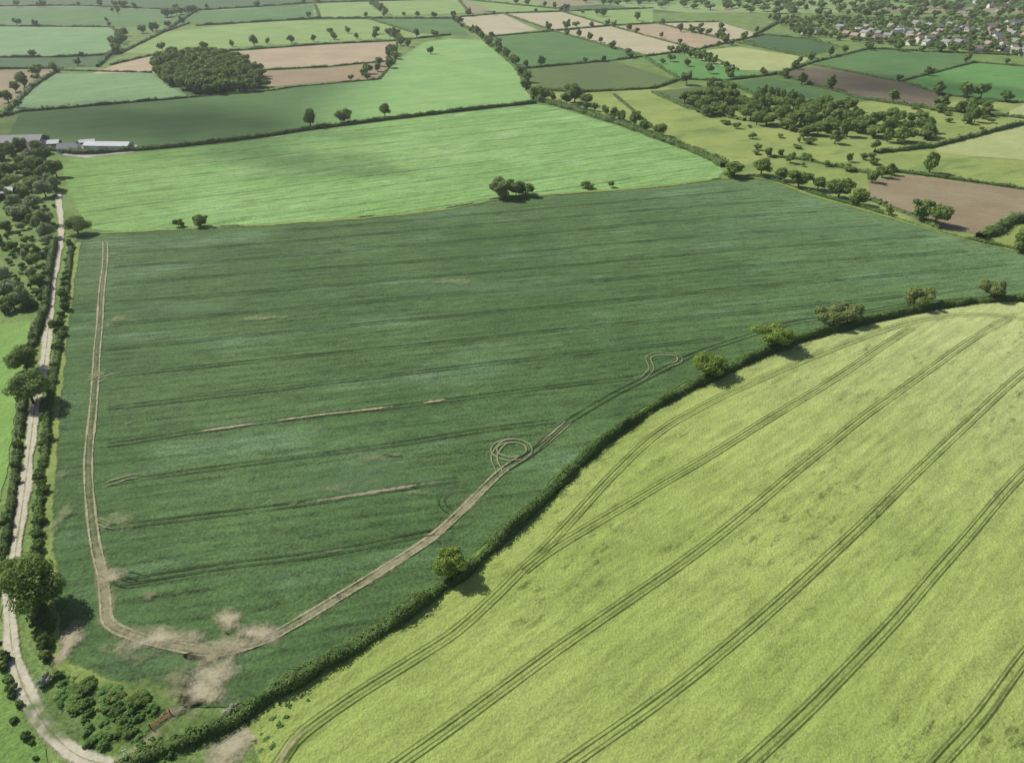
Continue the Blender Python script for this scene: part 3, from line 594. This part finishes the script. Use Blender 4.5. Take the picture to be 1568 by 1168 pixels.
houses([(1420,8),(1640,0),(1640,30),(1450,28)],60,.5,0.2)
barn=('farm_barn',house_meshes(36,16,5,3,M_dark,M_sheet,'barn')); shed=('farm_shed',house_meshes(30,9,3,1.6,M_white,M_white,'barn')); shed2=('farm_shed',house_meshes(16,9,4,2,M_dark,M_white,'barn'))
house(barn,P(28,226),0.1); house(shed,P(168,228),-0.05); house(shed2,P(78,226),0.2,.8); house(hv[4],P(108,232),0.1); house(shed2,P(135,222),0.4,.6); house(shed2,P(2,303),0.3,.9); house(hv[0],P(60,236),0.6)
C_yard=crop('yard_concrete',(0.34,0.32,0.28),(0.42,0.40,0.35),0,0.1,0.2); field('farmyard',[(95,238),(120,226),(210,222),(205,234),(130,242)],C_yard)

# gate and post by the track
def part(parent,name,a,b,r,mat):
    V,Q=tube(a,b,r,r,8); link(bpy.data.objects.new(name,qmesh(name,V,Q,[mat])),parent)
M_rust=cmat('rusty_steel',(0.30,0.10,0.05),(0.4,0.16,0.08)); M_post=cmat('white_post',(0.75,0.75,0.72),(0.8,0.8,0.78)); 
g=empty('field_gate'); q=P(247,1105); g.location=(q[0],q[1],0); g.rotation_euler=(0,0,0.9)
for i in range(5): part(g,'bar_%d'%i,(-1.8,0,0.3+i*.22),(1.8,0,0.3+i*.22),.05,M_rust)
for i,x in enumerate((-1.85,1.85)): part(g,'post_%d'%i,(x,0,0),(x,0,1.5),.1,M_bark)
part(g,'brace',(-1.8,0.06,.3),(1.8,0.06,1.18),.04,M_rust)
g=empty('marker_post'); q=P(202,1164); g.location=(q[0],q[1],0)
part(g,'post',(0,0,0),(-.6,.1,3.2),.09,M_post); part(g,'arm',(-.95,0,2.9),(-.2,.1,3.2),.06,M_post)

# ---------------------------------------------------------------- clouds (real clouds above, casting the soft shade)
s=NT('cloud_vapour'); e=s.n('ShaderNodeAttribute',attribute_name='edge').outputs['Fac']; p=s.pos()
a=s.math('ADD',e,s.math('MULTIPLY',s.math('SUBTRACT',s.noise(p,0.018,5,0.55),0.5),1.1))
a=s.math('MULTIPLY',s.mapr(a,0.1,0.85),0.45); M_cloud=s.finish((0.85,0.86,0.88),1.0,alpha=a,transl=0.5)
def cloud(u,v,rx,ry,alt=800.0,rot=0):
    q=P(u,v); import bmesh
    bm=bmesh.new(); bmesh.ops.create_icosphere(bm,subdivisions=5,radius=1)
    me=bpy.data.meshes.new('cloud'); ed=[]
    for vt_ in bm.verts:
        c=vt_.co; ed.append(max(0,1-math.hypot(c.x,c.y))); 
        k=1+0.1*math.sin(5*c.x+3*c.y)+.07*math.sin(9*c.y-4*c.z); c.x*=k*rx; c.y*=k*ry; c.z*=k*(25 if c.z<0 else 60)
    bm.to_mesh(me); bm.free(); me.materials.append(M_cloud); at=me.attributes.new('edge','FLOAT','POINT'); at.data.foreach_set('value',np.array(ed,np.float32))
    o=bpy.data.objects.new('cloud',me); t=alt/math.sin(EL); o.location=(q[0]-LD.x*t,q[1]-LD.y*t,alt); o.rotation_euler=(0,0,rot); link(o)
cloud(400,240,80,55); cloud(180,185,230,100); cloud(1330,130,160,110)

# thin summer haze lying in the lowest 200 m of air
hm=bpy.data.materials.new('haze_air'); hm.use_nodes=True; t=hm.node_tree; t.nodes.clear()
try: hm.cycles.homogeneous_volume=True
except Exception: pass
vs=t.nodes.new('ShaderNodeVolumeScatter'); vs.inputs['Density'].default_value=0.00010; vs.inputs['Anisotropy'].default_value=0.3; vs.inputs['Color'].default_value=(0.95,0.98,1,1)
oo=t.nodes.new('ShaderNodeOutputMaterial'); t.links.new(vs.outputs[0],oo.inputs['Volume'])
V=[];Fc=[]; box(V,Fc,-4000,4000,-600,6000,-5,200); link(bpy.data.objects.new('atmospheric_haze',pm('atmospheric_haze',V,Fc,hm)))
